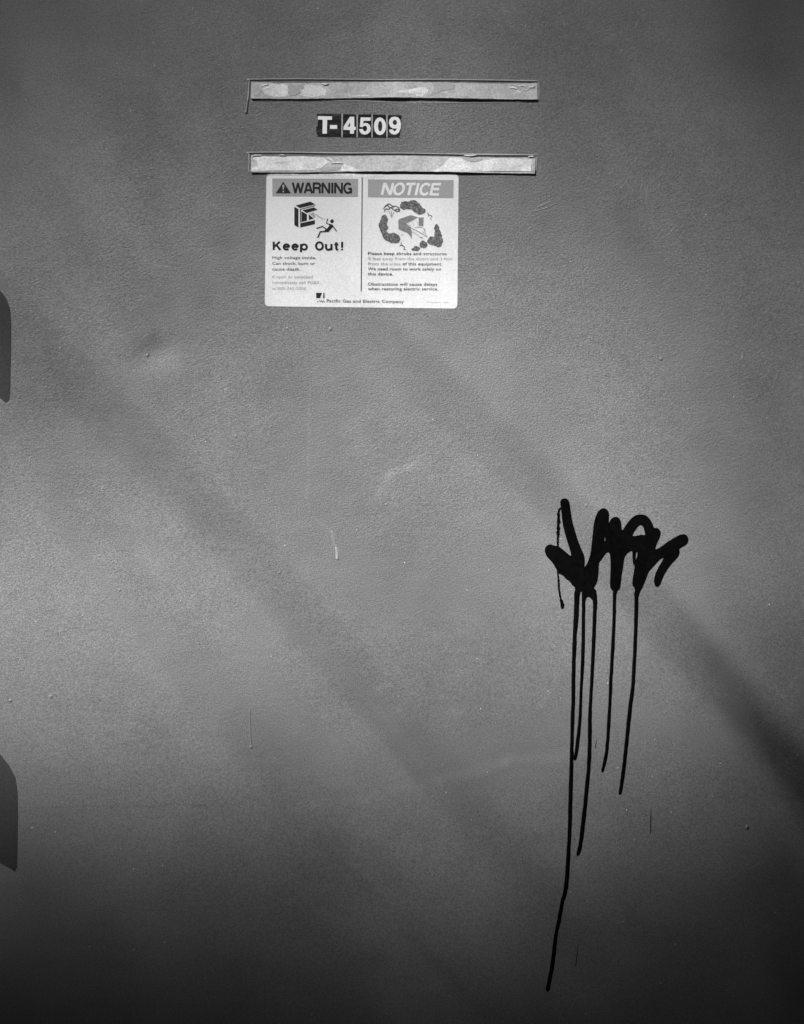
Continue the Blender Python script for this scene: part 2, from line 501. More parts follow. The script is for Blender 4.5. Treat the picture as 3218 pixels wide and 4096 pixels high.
# dark shapes at the left margin built as thin plates, darker colour, corners cut
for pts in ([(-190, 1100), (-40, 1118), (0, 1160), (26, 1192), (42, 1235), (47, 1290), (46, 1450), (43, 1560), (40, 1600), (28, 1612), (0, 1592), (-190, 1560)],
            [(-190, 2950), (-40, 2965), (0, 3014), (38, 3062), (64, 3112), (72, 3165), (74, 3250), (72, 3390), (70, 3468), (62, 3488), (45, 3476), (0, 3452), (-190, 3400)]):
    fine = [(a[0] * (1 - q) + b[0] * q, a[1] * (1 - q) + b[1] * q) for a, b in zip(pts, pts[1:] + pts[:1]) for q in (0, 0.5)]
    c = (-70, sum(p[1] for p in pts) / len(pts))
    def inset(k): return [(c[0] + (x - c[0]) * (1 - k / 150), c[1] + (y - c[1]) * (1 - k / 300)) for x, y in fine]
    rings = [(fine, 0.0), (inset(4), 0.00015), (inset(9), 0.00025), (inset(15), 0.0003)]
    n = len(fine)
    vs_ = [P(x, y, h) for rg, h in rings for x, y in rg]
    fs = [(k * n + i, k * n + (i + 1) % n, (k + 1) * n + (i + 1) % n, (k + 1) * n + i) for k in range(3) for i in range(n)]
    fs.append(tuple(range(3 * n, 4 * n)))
    me = bpy.data.meshes.new('edge_plate'); me.from_pydata(vs_, [], fs); me.update()
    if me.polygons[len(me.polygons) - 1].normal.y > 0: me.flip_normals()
    hg = link('edge_plate', me, M['metal'], cab)
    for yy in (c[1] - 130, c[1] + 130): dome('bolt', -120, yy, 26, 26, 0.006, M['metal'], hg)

# lumps, runs and grit frozen in the paint
for (x, y, r, hgt) in ((2644, 1436, 9, .0016), (2290, 515, 7, .0010), (2345, 2022, 8, .0009), (2988, 3307, 9, .0024), (1322, 1318, 9, .0014),
                       (800, 115, 6, .0012), (1006, 2988, 7, .0016), (205, 2786, 9, .0013), (945, 1745, 7, .0010), (42, 2802, 7, .0013),
                       (402, 382, 6, .0010), (2870, 3565, 5, .001), (1368, 1540, 6, .0010), (2420, 1500, 5, .0009), (2490, 205, 8, .0008),
                       (2245, 885, 5, .0008), (3160, 3580, 6, .0012), (640, 560, 5, .0008), (90, 1260, 5, .0008), (730, 3050, 5, .0010),
                       (1895, 420, 4, .0008), (480, 2360, 5, .0010), (2030, 640, 5, .0007), (2700, 640, 5, .0007), (1120, 2290, 5, .0008)):
    dome('paint_nib', x, y, r * rng.uniform(0.8, 1.1), r * rng.uniform(0.8, 1.3), hgt * (1.0 if y > 3300 else 0.55), M['nib'], cab)
def run(pts, hgt):
    return bead('paint_run', smooth(pts, 5, False), hgt, M['nib'], cab)
run([(1000, 2830, 4), (1002, 2900, 5), (1006, 2985, 8)], 0.0006)
bead('paint_run', smooth([(1345, 2188, 7), (1350, 2212, 13), (1350, 2232, 14), (1349, 2238, 9)], 5, False), 0.0008, M['drop'], cab)
run([(992, 400, 6), (990, 425, 8), (986, 446, 12), (986, 452, 14)], 0.0014)
run([(2215, 505, 4), (2255, 495, 5), (2290, 510, 6)], 0.0004)
run([(2700, 905, 4), (2680, 935, 5), (2640, 960, 4)], 0.0004)
for (x, y, a_, b_) in ((2440, 145, 34, 0), (2500, 155, 40, 12), (2545, 115, 14, -34), (2575, 85, 10, -30), (2640, 138, 20, -8), (2290, 198, 30, 2), (2515, 195, 34, -4), (2420, 150, 22, 10), (2570, 705, -6, 60), (2592, 740, -8, 70), (2150, 830, 60, -26), (2235, 885, 14, 2)):
    run([(x, y, 5), (x + a_ * .5 + rng.uniform(-4, 4), y + b_ * .5 + rng.uniform(-4, 4), 12), (x + a_, y + b_, 5)], 0.00028)
run([(2120, 850, 5), (2180, 835, 6), (2230, 812, 4)], 0.0004)
run([(3040, 3450, 5), (3010, 3470, 6), (2990, 3478, 5)], 0.0005)
run([(2340, 3985, 5), (2320, 3990, 6), (2300, 3998, 5)], 0.0005)
dome('paint_nib', 590, 1420, 7, 8, 0.0009, M['nib'], cab)

# fine pale grit scattered in the paint
r = random.Random(21); vs_, fs = [], []
for k in range(170):
    x, y, q = r.uniform(20, 3200), r.uniform(20, 4080), r.uniform(1.3, 2.9)
    if 985 < x < 2170 and 300 < y < 1250: continue
    b = len(vs_)
    for i in range(5): vs_.append(P(x + q * math.cos(i * 1.257 + k), y + q * 1.2 * math.sin(i * 1.257 + k), -0.0001))
    vs_.append(P(x, y, q * S * 0.8))
    fs += [(b + i, b + 5, b + (i + 1) % 5) for i in range(5)]
me = bpy.data.meshes.new('paint_grit'); me.from_pydata(vs_, [], fs); me.update()
link('paint_grit', me, M['grit'], cab)['kind'] = 'stuff'

# ------------------------------------------------------------------ peeling label strips
def strip(label, q, flakes, residues, curls, lip, dips):
    """q: corners TL TR BR BL in pixels"""
    th = thing('label_strip', label, 'label strip', 'peeling label strips')
    (ax, ay), (bx, by), (cx, cy), (dx, dy) = q
    def wave(x, y):
        h = 0.00015 * math.sin(x / 47.0) + 0.0002 * math.sin(x / 131.0 + 1)
        for (c, w, a_) in dips: h += a_ * math.exp(-((x - c) / w) ** 2)
        return h
    N, K = 90, 9
    vs_, fs = [], []
    r = random.Random(len(label))
    jt = [r.uniform(-1, 1) for _ in range(N + 1)]; jb = [r.uniform(-1, 1) for _ in range(N + 1)]
    for i in range(N + 1):
        u = i / N
        tx, ty = ax + (bx - ax) * u, ay + (by - ay) * u + jt[i] * 0.8 + 2.5 * math.sin(u * 9)
        lx, ly = dx + (cx - dx) * u, dy + (cy - dy) * u + jb[i] * 0.8 + 3.0 * math.sin(u * 7 + 1)
        for k in range(K):
            v = k / (K - 1)
            x, y = tx + (lx - tx) * v, ty + (ly - ty) * v
            vs_.append(P(x, y, 0.0002 + (0.0019 * v) + wave(x, y) * (0.3 + v)))
    for i in range(N):
        for k in range(K - 1):
            a0 = i * K + k
            fs.append((a0, a0 + 1, a0 + K + 1, a0 + K))
    n = len(vs_)
    rim = [i * K for i in range(N + 1)] + [N * K + k for k in range(1, K)] + [i * K + K - 1 for i in range(N - 1, -1, -1)] + [k for k in range(K - 2, 0, -1)]
    for i in rim: vs_.append(Vector((vs_[i].x, vs_[i].y + 0.0027, vs_[i].z)))
    for j in range(len(rim)):
        k = (j + 1) % len(rim)
        fs.append((rim[j], rim[k], n + k, n + j))
    me = bpy.data.meshes.new('strip'); me.from_pydata(vs_, [], fs); me.update()
    body = link('strip', me, M['strip'], th)
    def onstrip(x, y):
        u = (x - ax) / (bx - ax); ty = ay + (by - ay) * u; ly = dy + (cy - dy) * u
        v = min(max((y - ty) / (ly - ty), 0), 1)
        return 0.0002 + 0.0019 * v + wave(x, y) * (0.3 + v)
    def layer(name, pts, up, m):
        cor = [C1((x + r.uniform(-5, 5), y + r.uniform(-3, 3))) for x, y in pts]
        cor = [((a[0] * (1 - q) + b[0] * q) + r.uniform(-4, 4) * (q > 0), (a[1] * (1 - q) + b[1] * q) + r.uniform(-2.6, 2.6) * (q > 0)) for a, b in zip(cor, cor[1:] + cor[:1]) for q in (0, 0.33, 0.67)]
        pts = [((a[0] * (1 - q) + b[0] * q) + r.uniform(-1.2, 1.2) * (q > 0), (a[1] * (1 - q) + b[1] * q) + r.uniform(-1.2, 1.2) * (q > 0)) for a, b in zip(cor, cor[1:] + cor[:1]) for q in (0, 0.5)]
        # dense enough that the layer follows the wavy strip
        me2 = poly(name, [pts], 0.0002, up, m, body, hf=onstrip)
        return me2
    for pts in flakes: layer('paint_flake', pts, 0.00022, M['flake'])
    for pts in residues: layer('paint_residue', pts, 0.00034, M['residue'])
    for pts in curls:
        pp = [C1(p[:2]) + (p[2],) for p in pts]
        bead('curled_flake', smooth(pp, 4, False), 0.0011, M['flake'], body, base=0.0006)
    for pts, w, hgt in lip:
        bead('paint_lip', smooth([C1(p) + (w * r.uniform(0.8, 1.25),) for p in pts], 4, False), hgt, M['lip'], th)
    return th

strip('pale peeling label strip above the T-4509 number tiles, curled flakes at one end',
      [C1((62, 66)), C1((1588, 70)), C1((1588, 157)), C1((62, 152))],
      [[(128, 82), (190, 78), (262, 84), (250, 110), (262, 146), (180, 149), (130, 132), (122, 105)],
       [(352, 80), (430, 84), (462, 108), (458, 140), (390, 148), (335, 142), (322, 118), (345, 102)],
       [(560, 140), (700, 136), (820, 120), (930, 96), (990, 100), (1000, 118), (970, 148), (760, 150), (600, 149)]],
      [[(1025, 73), (1085, 76), (1150, 76), (1142, 100), (1090, 110), (1040, 132), (1005, 144), (1030, 112)],
       [(262, 82), (330, 80), (345, 98), (318, 120), (296, 138), (270, 142), (258, 116)],
       [(72, 82), (100, 80), (112, 110), (104, 140), (74, 142)],
       [(1440, 88), (1480, 82), (1560, 86), (1578, 98), (1520, 104), (1460, 104)]],
      [[(1440, 98, 9), (1460, 96, 12), (1482, 106, 8)], [(1486, 90, 8), (1512, 86, 11), (1530, 94, 8)], [(1500, 104, 7), (1525, 112, 10), (1548, 100, 8)],
       [(1540, 92, 8), (1562, 94, 10), (1574, 88, 6)], [(1480, 116, 7), (1494, 122, 8), (1504, 118, 5)],
       [(116, 92, 7), (136, 82, 8), (156, 80, 5)], [(122, 120, 6), (140, 104, 8), (160, 98, 5)], [(250, 88, 6), (258, 110, 8), (252, 130, 5)],
       [(318, 104, 6), (334, 116, 8), (346, 134, 5)], [(330, 128, 5), (316, 136, 7), (300, 138, 4)], [(440, 74, 6), (456, 80, 7), (474, 76, 5)], [(458, 110, 5), (464, 130, 6), (462, 146, 4)]],
      [([(52, 58), (57, 52), (300, 50), (560, 52), (800, 54), (1060, 53), (1330, 56), (1586, 60)], 7.0, 0.0013),
       ([(52, 58), (50, 90), (48, 130), (44, 170)], 7.0, 0.0013),
       ([(1596, 64), (1598, 100), (1596, 150), (1592, 166)], 4.0, 0.0007),
       ([(60, 168), (300, 164), (620, 166), (760, 172), (900, 174), (1200, 176), (1580, 172)], 3.5, 0.0004)],
      [(C1((830, 0))[0], 60, 0.0008), (C1((1330, 0))[0], 190, 0.0005), (C1((640, 0))[0], 70, -0.0002)])
strip('pale peeling label strip directly above the warning sticker, large white patches left',
      [C1((60, 458)), C1((1578, 466)), C1((1574, 551)), C1((60, 545))],
      [[(66, 462), (150, 464), (300, 463), (440, 470), (478, 492), (462, 508), (425, 528), (400, 541), (68, 541), (66, 524), (98, 512), (96, 486), (68, 482)],
       [(548, 505), (580, 512), (612, 524), (646, 542), (520, 542), (545, 524)],
       [(1112, 474), (1180, 472), (1238, 496), (1300, 484), (1350, 474), (1440, 474), (1555, 476), (1566, 496), (1552, 546), (1035, 545), (1060, 528), (1085, 512)]],
      [[(426, 534), (450, 522), (500, 518), (536, 520), (520, 538), (430, 544)], [(1180, 470), (1300, 472), (1280, 488), (1236, 494), (1200, 484)],
       [(1556, 500), (1570, 498), (1572, 544), (1558, 544)]],
      [[(470, 470, 6), (492, 486, 9), (500, 502, 6)], [(486, 500, 6), (520, 498, 9), (552, 500, 6)], [(480, 512, 5), (500, 524, 7), (514, 540, 5)],
       [(1198, 458, 6), (1228, 460, 9), (1264, 456, 6)], [(66, 468, 5), (80, 458, 6), (120, 458, 4)], [(210, 458, 4), (226, 456, 6), (242, 458, 4)], [(1540, 466, 5), (1556, 464, 7), (1572, 464, 4)]],
      [([(50, 448), (56, 442), (300, 442), (560, 446), (820, 446), (1060, 450), (1330, 454), (1590, 456)], 7.0, 0.0013),
       ([(50, 448), (52, 490), (50, 530), (54, 546)], 7.0, 0.0013),
       ([(1588, 460), (1584, 500), (1582, 550)], 4.0, 0.0008),
       ([(60, 556), (130, 558)], 3.5, 0.0004)],
      [(C1((950, 0))[0], 160, 0.0004), (C1((700, 0))[0], 60, 0.0003), (C1((300, 0))[0], 120, -0.0002)])

# ------------------------------------------------------------------ number tiles T- 4 5 0 9
def tile(ch, outline, glyph_loops, border):
    th = thing('number_tile', f'black adhesive tile with white {ch} in the T-4509 row', 'number tile', 'T-4509 number tiles')
    poly('tile_face', [[C8(p) for p in outline]], 0.0, 0.0004, M['tile'], th)
    for loops in glyph_loops:
        poly('numeral', [smooth([C8(p) for p in lp], 3) if sm else [C8(p) for p in lp] for lp, sm in loops], 0.0003, 0.0006, M['numeral'], th)
    if border: poly('tile_border', [[C8(p) for p in border]], 0.0, 0.00045, M['border'], th)
rag = [(155, 104), (260, 106), (360, 104), (553, 108), (551, 480), (420, 479), (300, 477), (165, 478), (172, 450), (150, 436), (160, 410), (142, 390), (150, 340), (140, 322), (165, 310), (172, 250), (178, 215), (172, 160), (158, 136)]
tile('letter T and dash', rag,
     [[([(175, 145), (403, 150), (403, 205), (325, 205), (320, 430), (248, 430), (252, 205), (175, 200)], False)],
      [([(370, 290), (487, 292), (487, 352), (370, 352)], False)]], [(558, 108), (579, 108), (577, 484), (556, 482)])
tile('numeral four', [(584, 112), (798, 114), (800, 488), (582, 486)],
     [[([(695, 155), (765, 155), (766, 318), (790, 320), (790, 368), (763, 370), (760, 430), (695, 430), (695, 372), (590, 368), (590, 318)], False),
       ([(697, 245), (697, 318), (655, 318)], False)]], [(803, 114), (825, 114), (821, 489), (803, 488)])
tile('numeral five', [(829, 115), (1042, 116), (1042, 490), (825, 489)],
     [[([(870, 165), (950, 166), (1033, 168), (1030, 220), (918, 222), (908, 268), (940, 255), (985, 262), (1020, 295), (1035, 345), (1025, 395), (985, 435), (935, 447), (885, 435), (855, 400), (843, 355), (905, 355),
         (915, 385), (940, 395), (965, 380), (975, 345), (965, 310), (940, 300), (915, 308), (905, 325), (855, 320)], False)]], [(1046, 116), (1065, 116), (1063, 491), (1045, 490)])
tile('numeral zero', [(1069, 118), (1281, 121), (1283, 492), (1067, 491)],
     [[(ellipse(1183, 310, 98, 143, 32), False), (ellipse(1186, 310, 35, 84, 24), False)]], [(1285, 121), (1307, 122), (1308, 493), (1287, 492)])
tile('numeral nine', [(1312, 124), (1530, 130), (1524, 250), (1516, 360), (1505, 440), (1497, 490), (1312, 490)],
     [[([(1423, 155), (1475, 165), (1510, 205), (1524, 270), (1516, 350), (1490, 410), (1450, 440), (1415, 445), (1370, 435), (1340, 405), (1332, 365), (1390, 360),
         (1405, 385), (1425, 390), (1445, 375), (1455, 340), (1430, 350), (1390, 346), (1350, 320), (1328, 260), (1335, 205), (1370, 165)], False),
       (ellipse(1425, 248, 34, 42, 18), False)]], None)

# ------------------------------------------------------------------ warning sticker
sg = thing('warning_sticker', 'white sticker reading WARNING Keep Out and NOTICE, below the lower strip', 'sticker')
def rounded(q, r):
    out = []
    for i in range(4):
        p, a, b = q[i], q[i - 1], q[(i + 1) % 4]
        da = math.hypot(a[0] - p[0], a[1] - p[1]); db = math.hypot(b[0] - p[0], b[1] - p[1])
        s_ = (p[0] + (a[0] - p[0]) / da * r, p[1] + (a[1] - p[1]) / da * r)
        e = (p[0] + (b[0] - p[0]) / db * r, p[1] + (b[1] - p[1]) / db * r)
        for k in range(7):
            t_ = k / 6
            out.append(tuple((1 - t_) ** 2 * s_[j] + 2 * t_ * (1 - t_) * p[j] + t_ * t_ * e[j] for j in (0, 1)))
    return out
backing = poly('backing', [rounded([C2((102, 66)), C3((1520, 68)), C3((1500, 2083)), C2((78, 2046))], 19)], 0.0, 0.00035, M['white'], sg)
HB, HP, HT = 0.00030, 0.00042, 0.00052
def pr(name, f, pts, m, par=sg, h=HP, holes=()):
    return poly(name, [[f(p) for p in pts]] + [[f(p) for p in q] for q in holes], HB, h, m, par)
def stroke(name, f, pts, w, m, par=sg, h=HP, jit=0.0):
    return pr(name, f, ribbon_pts([(x, y, w) for x, y in pts], False, jit), m, par, h)
# overpaint along the top edge
pr('overpaint', C2, [(150, 50), (440, 46), (560, 62), (640, 74), (740, 68), (740, 84), (500, 88), (300, 86), (160, 92), (112, 100), (112, 70)], M['strip'], h=0.0004)
pr('overpaint', C2, [(900, 52), (1300, 58), (1534, 66), (1534, 112), (1200, 104), (930, 96), (860, 80)], M['flake'], h=0.0004)
pr('overpaint', C3, [(85, 70), (420, 74), (380, 100), (150, 112), (85, 112)], M['flake'], h=0.0004)
# left half
wb = pr('warning_band', C2, [(190, 130), (1475, 138), (1472, 408), (192, 402)], M['band'])
wt = pr('warning_triangle', C2, [(355, 180), (470, 356), (240, 354)], M['ink'], h=HT)
pr('exclamation_mark', C2, [(338, 232), (355, 222), (372, 232), (362, 300), (348, 300)], M['band'], wt, h=HT + 1e-4)
pr('exclamation_mark', C2, ellipse(355, 328, 13, 14, 12), M['band'], wt, h=HT + 1e-4)
headline('WARNING', C2, 480, 352, 1398, 358, 160, 0.215, HT, M['ink'], sg)
cs = pr('cabinet_symbol', C2, [(520, 555), (582, 592), (582, 868), (520, 830)], M['ink'])
for q in ([(540, 535), (760, 478), (836, 520), (605, 576)], [(608, 802), (828, 755), (828, 815), (608, 868)], [(625, 622), (708, 668), (708, 765), (625, 786)],
          [(640, 608), (812, 565), (870, 600), (704, 650)], [(736, 668), (812, 736), (736, 752)], [(780, 655), (810, 645), (810, 668)],
          [(604, 590), (836, 532), (836, 544), (618, 600), (618, 790), (604, 796)]):
    pr('symbol_face', C2, q, M['ink'], cs)
pr('symbol_face', C2, [(742, 655), (778, 655), (832, 680), (832, 716), (812, 728)], M['ghost'], cs)
stroke('flash_symbol', C2, [(830, 665), (880, 690), (868, 700), (920, 716), (905, 722), (975, 745)], 12, M['ghost'])
ps = pr('person_symbol', C2, [(1040, 812), (1085, 818), (1110, 850), (1060, 900), (1040, 926), (985, 926), (970, 905), (1010, 880), (1040, 845)], M['ink'])
pr('head', C2, ellipse(1085, 773, 28, 29, 16), M['ink'], ps)
stroke('arm', C2, [(1066, 832), (1000, 802), (1022, 734)], 16, M['ink'], ps, HT)
stroke('arm', C2, [(1090, 836), (1156, 926)], 16, M['ink'], ps, HT)
stroke('leg', C2, [(1004, 900), (945, 850), (850, 880)], 18, M['ink'], ps, HT)
stroke('leg', C2, [(1035, 922), (908, 930), (870, 1020)], 20, M['ink'], ps, HT + 5e-5)
headline('Keep Out!', C2, 195, 1204, 1252, 1208, 126, 0.25, HP, M['ink'], sg, space=0.14)
for s_, yb, x1, mm in (('High voltage inside.', 1340, 848, 'faded'), ('Can shock, burn or', 1426, 834, 'faded'), ('cause death.', 1512, 610, 'faded'),
                       ('If open or unlocked', 1627, 795, 'ghost'), ('immediately call PG&E', 1713, 895, 'ghost'), ('at 800-743-5000.', 1802, 712, 'ghost')):
    text(s_, C2, 190, yb, x1, yb + 2, 46, HP, M[mm], sg, bold=0.016, space=1.05)
stroke('divider_line', C2, [(1536, 115), (1530, 900), (1522, 1822)], 13, M['ink'])
lg = pr('logo', C2, [(845, 1845), (936, 1845), (904, 1925), (848, 1926)], M['ink'])
pr('logo_stem', C2, [(955, 1845), (972, 1845), (972, 1926), (950, 1926)], M['ink'], lg)
for q in ([(862, 1990), (880, 1972)], [(892, 1955), (912, 1985), (930, 1952)], [(950, 1960), (975, 1990)], [(935, 1990), (948, 1975)]):
    stroke('logo_mark', C2, q, 13, M['faded'], lg)
idf = lambda p: p
text('Pacific Gas and Electric Company', idf, 1308, 1210.5, 1616, 1213.5, 12.5, HP, M['faded'], sg, bold=0.016, space=1.05)
# right half
pr('notice_band', C3, [(160, 145), (1446, 156), (1442, 428), (160, 412)], M['band'])
headline('NOTICE', C3, 352, 378, 1274, 386, 182, 0.215, HT, M['white'], sg, shear=0.22)
def blob(pts, m='shrub', name='shrub_symbol'):
    sp = smooth(pts, 4)
    pr(name, C3, [(x + rng.uniform(-7, 7), y + rng.uniform(-7, 7)) for x, y in sp], M[m])
blob([(640, 555), (665, 490), (710, 468), (770, 478), (830, 458), (890, 475), (935, 515), (985, 570), (1030, 605), (1005, 655), (940, 672), (875, 650), (820, 605), (760, 590), (690, 600)])
blob([(405, 668), (440, 690), (462, 750), (440, 815), (465, 870), (440, 920), (475, 955), (540, 948), (610, 972), (645, 1020), (610, 1100), (540, 1100), (470, 1085), (400, 1040), (375, 970), (335, 900), (318, 835), (345, 760), (370, 700)])
blob([(1188, 815), (1225, 850), (1235, 905), (1262, 960), (1270, 1020), (1286, 1075), (1255, 1150), (1205, 1162), (1150, 1140), (1120, 1138), (1080, 1120), (1050, 1090), (1060, 1040), (1105, 995), (1150, 1010), (1160, 940), (1150, 880), (1165, 840)])
blob([(985, 1060), (1030, 1085), (1055, 1130), (1020, 1172), (985, 1180), (940, 1160), (930, 1110)])
blob([(815, 1200), (845, 1160), (890, 1145), (938, 1175), (930, 1208), (870, 1222)])
for q in ([(390, 590), (440, 530), (490, 515), (530, 560), (570, 545), (625, 575), (635, 620), (590, 625), (545, 600)], [(400, 630), (430, 590), (470, 600), (500, 570), (540, 600)],
          [(560, 615), (600, 590), (640, 615)], [(450, 530), (500, 575), (540, 540)]):
    stroke('shrub_symbol', C3, smooth(q, 3, False), 17, M['grey_ink'], jit=0.5)
stroke('shrub_symbol', C3, [(470, 620), (515, 720), (550, 640)], 9, M['faded'])
stroke('shrub_symbol', C3, [(515, 620), (515, 700)], 9, M['faded'])
for q in ([(1050, 645), (1075, 680), (1060, 700)], [(1075, 690), (1110, 685), (1120, 720)], [(1090, 720), (1115, 752)], [(660, 1090), (655, 1130), (690, 1145)], [(630, 1145), (670, 1130), (715, 1160)], [(710, 1165), (700, 1190), (725, 1205)]):
    stroke('shrub_symbol', C3, q, 14, M['faded'], jit=0.4)
cb = pr('cabinet_symbol', C3, [(615, 752), (700, 772), (740, 806), (800, 868), (820, 935), (816, 1040), (795, 1000), (755, 950), (690, 925), (618, 892)], M['sym'])
pr('symbol_face', C3, [(617, 746), (800, 680), (912, 714), (820, 768), (742, 802), (700, 768)], M['sym'], cb)
pr('symbol_face', C3, [(920, 715), (996, 716), (990, 850), (920, 846)], M['sym'], cb)
for q, w in (([(790, 865), (900, 920), (1050, 1010)], 10), ([(830, 930), (900, 975), (965, 1035)], 7), ([(760, 800), (800, 850)], 6), ([(890, 760), (905, 840)], 5), ([(860, 870), (910, 860), (980, 870)], 5),
             ([(985, 880), (1015, 900), (1020, 950)], 7), ([(980, 930), (1010, 960)], 6), ([(945, 1010), (985, 1025)], 12), ([(830, 780), (850, 840)], 5), ([(690, 965), (660, 985)], 5), ([(1000, 880), (1035, 1000)], 5)):
    stroke('symbol_line', C3, q, w, M['sym'], cb, HT)
for s_, yb, x0, x1, mm in (('Please keep shrubs and structures', 1280, 160, 1342, 'grey_ink'), ('8 feet away from the doors and 3 feet', 1356, 165, 1428, 'ghost'), ('from the sides', 1432, 162, 650, 'ghost'),
                           ('of this equipment.', 1434, 678, 1275, 'grey_ink'), ('We need room to work safely on', 1510, 160, 1254, 'grey_ink'), ('this device.', 1584, 160, 538, 'grey_ink'),
                           ('Obstructions will cause delays', 1738, 160, 1200, 'grey_ink'), ('when restoring electric service.', 1808, 160, 1214, 'grey_ink')):
    text(s_, C3, x0, yb, x1, yb + 4, 47, HP, M[mm], sg, bold=0.016, space=1.05)
x = 1045
while x < 1370:
    w = rng.uniform(8, 20)
    if not 1245 < x < 1280: stroke('fine_print', C3, [(x, 1988 + rng.uniform(-6, 6)), (x + w, 1990 + rng.uniform(-8, 8))], rng.uniform(8, 16), M['ghost'])
    x += w + rng.uniform(6, 12)

# ------------------------------------------------------------------ graffiti
gf = thing('graffiti_tag', 'black spray-painted scrawl with long drips running down the grey panel', 'graffiti')
outline = [(262, 125), (275, 98), (305, 86), (335, 95), (355, 130), (368, 210), (385, 320), (410, 410), (440, 510), (480, 610), (505, 670), (515, 730), (512, 790), (530, 775), (555, 720), (575, 650),
    (588, 540), (598, 440), (610, 340), (630, 270), (655, 220), (690, 192), (725, 190), (755, 215), (766, 255), (763, 340), (785, 300), (820, 280), (855, 280), (880, 305), (892, 350), (902, 415),
    (935, 370), (980, 310), (1035, 265), (1095, 252), (1150, 265), (1195, 310), (1220, 360), (1232, 390), (1265, 393), (1292, 415), (1300, 445), (1290, 490), (1265, 545), (1245, 610), (1290, 595),
    (1360, 545), (1430, 500), (1490, 468), (1545, 457), (1578, 480), (1587, 520), (1565, 565), (1495, 607), (1497, 640), (1480, 690), (1430, 745), (1385, 800), (1340, 870), (1310, 940), (1290, 985),
    (1265, 1000), (1240, 985), (1232, 930), (1248, 860), (1285, 785), (1330, 707), (1290, 720), (1240, 775), (1175, 850), (1150, 915), (1110, 1010), (1085, 1060), (1068, 1110), (1050, 1122),
    (1034, 1100), (1033, 1025), (1010, 990), (1008, 940), (1020, 860), (1030, 785), (1015, 765), (1008, 690), (1003, 632), (965, 645), (935, 680), (920, 725), (910, 800), (895, 890), (880, 1010),
    (855, 1040), (842, 1075), (825, 1084), (810, 1070), (805, 1045), (785, 1020), (776, 990), (778, 900), (782, 760), (775, 670), (755, 642), (725, 665), (690, 715), (662, 760), (657, 850),
    (648, 920), (635, 965), (608, 1020), (618, 1080), (630, 1150), (633, 1200), (620, 1215), (606, 1195), (598, 1150), (580, 1122), (550, 1105), (528, 1122), (518, 1160), (502, 1170), (487, 1155),
    (490, 1085), (485, 1052), (468, 1060), (458, 1120), (436, 1150), (414, 1120), (412, 1010), (385, 985), (355, 942), (315, 915), (290, 885), (245, 858), (215, 810), (175, 745), (125, 690), (103, 640),
    (105, 600), (130, 570), (165, 563), (205, 575), (240, 580), (300, 625), (365, 678), (370, 650), (345, 570), (310, 450), (285, 340), (272, 220)]
holes = [[(1010, 474), (1022, 440), (1045, 405), (1070, 372), (1092, 363), (1115, 375), (1130, 415), (1138, 464), (1100, 462), (1050, 472)],
         [(722, 490), (728, 500), (724, 526), (716, 526)], [(1048, 645), (1060, 650), (1056, 690), (1046, 720), (1042, 690)]]
poly('scrawl', [[C4(p) for p in smooth(outline, 3)]] + [[C4(p) for p in smooth(h_, 3)] for h_ in holes], -0.0005, 0.0004, M['spray'], gf)
drips = [
    [(203, 70, 24), (201, 180, 22), (193, 300, 19), (188, 450, 18), (186, 600, 17), (181, 750, 17), (178, 900, 17), (174, 1050, 18), (170, 1200, 18), (163, 1350, 18), (155, 1480, 19), (144, 1550, 18), (134, 1580, 17), (120, 1660, 17), (103, 1740, 16), (95, 1810, 18), (85, 1890, 18), (72, 1960, 18), (62, 2012, 18)],
    [(236, 70, 17), (235, 200, 15), (232, 400, 16), (224, 560, 13), (218, 700, 14), (208, 800, 16), (200, 860, 16), (193, 893, 14)],
    [(284, 70, 22), (291, 130, 20), (290, 180, 18), (283, 350, 16), (276, 500, 15), (268, 650, 16), (266, 780, 18), (263, 900, 17), (252, 1030, 18), (243, 1120, 18), (232, 1220, 19), (222, 1300, 18), (208, 1355, 16)],
    [(386, 70, 18), (383, 200, 15), (377, 350, 16), (368, 500, 15), (362, 650, 15), (354, 780, 15), (345, 870, 15), (327, 952, 13)],
    [(491, 75, 20), (490, 200, 17), (482, 400, 16), (474, 540, 16), (464, 620, 18), (447, 780, 17), (437, 880, 17), (425, 980, 17), (412, 1060, 14)]]
for d in drips:
    pts = smooth([C5(p[:2]) + (p[2] / (799 / 660) * 1.17,) for p in d], 5, False)
    pts = [(x + rng.uniform(-.5, .5), y, w * rng.uniform(0.93, 1.07)) for x, y, w in pts]
    bead('drip', pts, 0.0012, M['spray'], gf)
for d in ([(300, 793, 3), (297, 815, 5), (293, 836, 6)], [(563, 1128, 2), (562, 1180, 5), (560, 1250, 7)], [(211, 1785, 2), (206, 1830, 4), (198, 1896, 6)], [(193, 1272, 6), (192, 1280, 6)]):
    bead('dribble', [C5(p[:2]) + (p[2] / 1.21,) for p in d], 0.0003, M['spray'], gf)
def rough_line(pts, name):
    pp = smooth(pts, 8, False)
    pp = [C4((x + rng.uniform(-3, 3), y)) + (w / 2.588 * rng.uniform(0.75, 1.25),) for x, y, w in pp]
    poly(name, [ribbon_pts(pp)], -0.0004, 0.0002, M['spray'], gf)
rough_line([(264, 190, 22), (246, 225, 26), (243, 350, 34), (240, 450, 30), (236, 520, 22), (237, 590, 20)], 'thin_stroke')
rough_line([(236, 830, 18), (243, 940, 22), (252, 1040, 20), (265, 1120, 20), (272, 1150, 26)], 'thin_stroke')
rough_line([(272, 1142, 28), (282, 1175, 40), (286, 1215, 32)], 'thin_stroke')

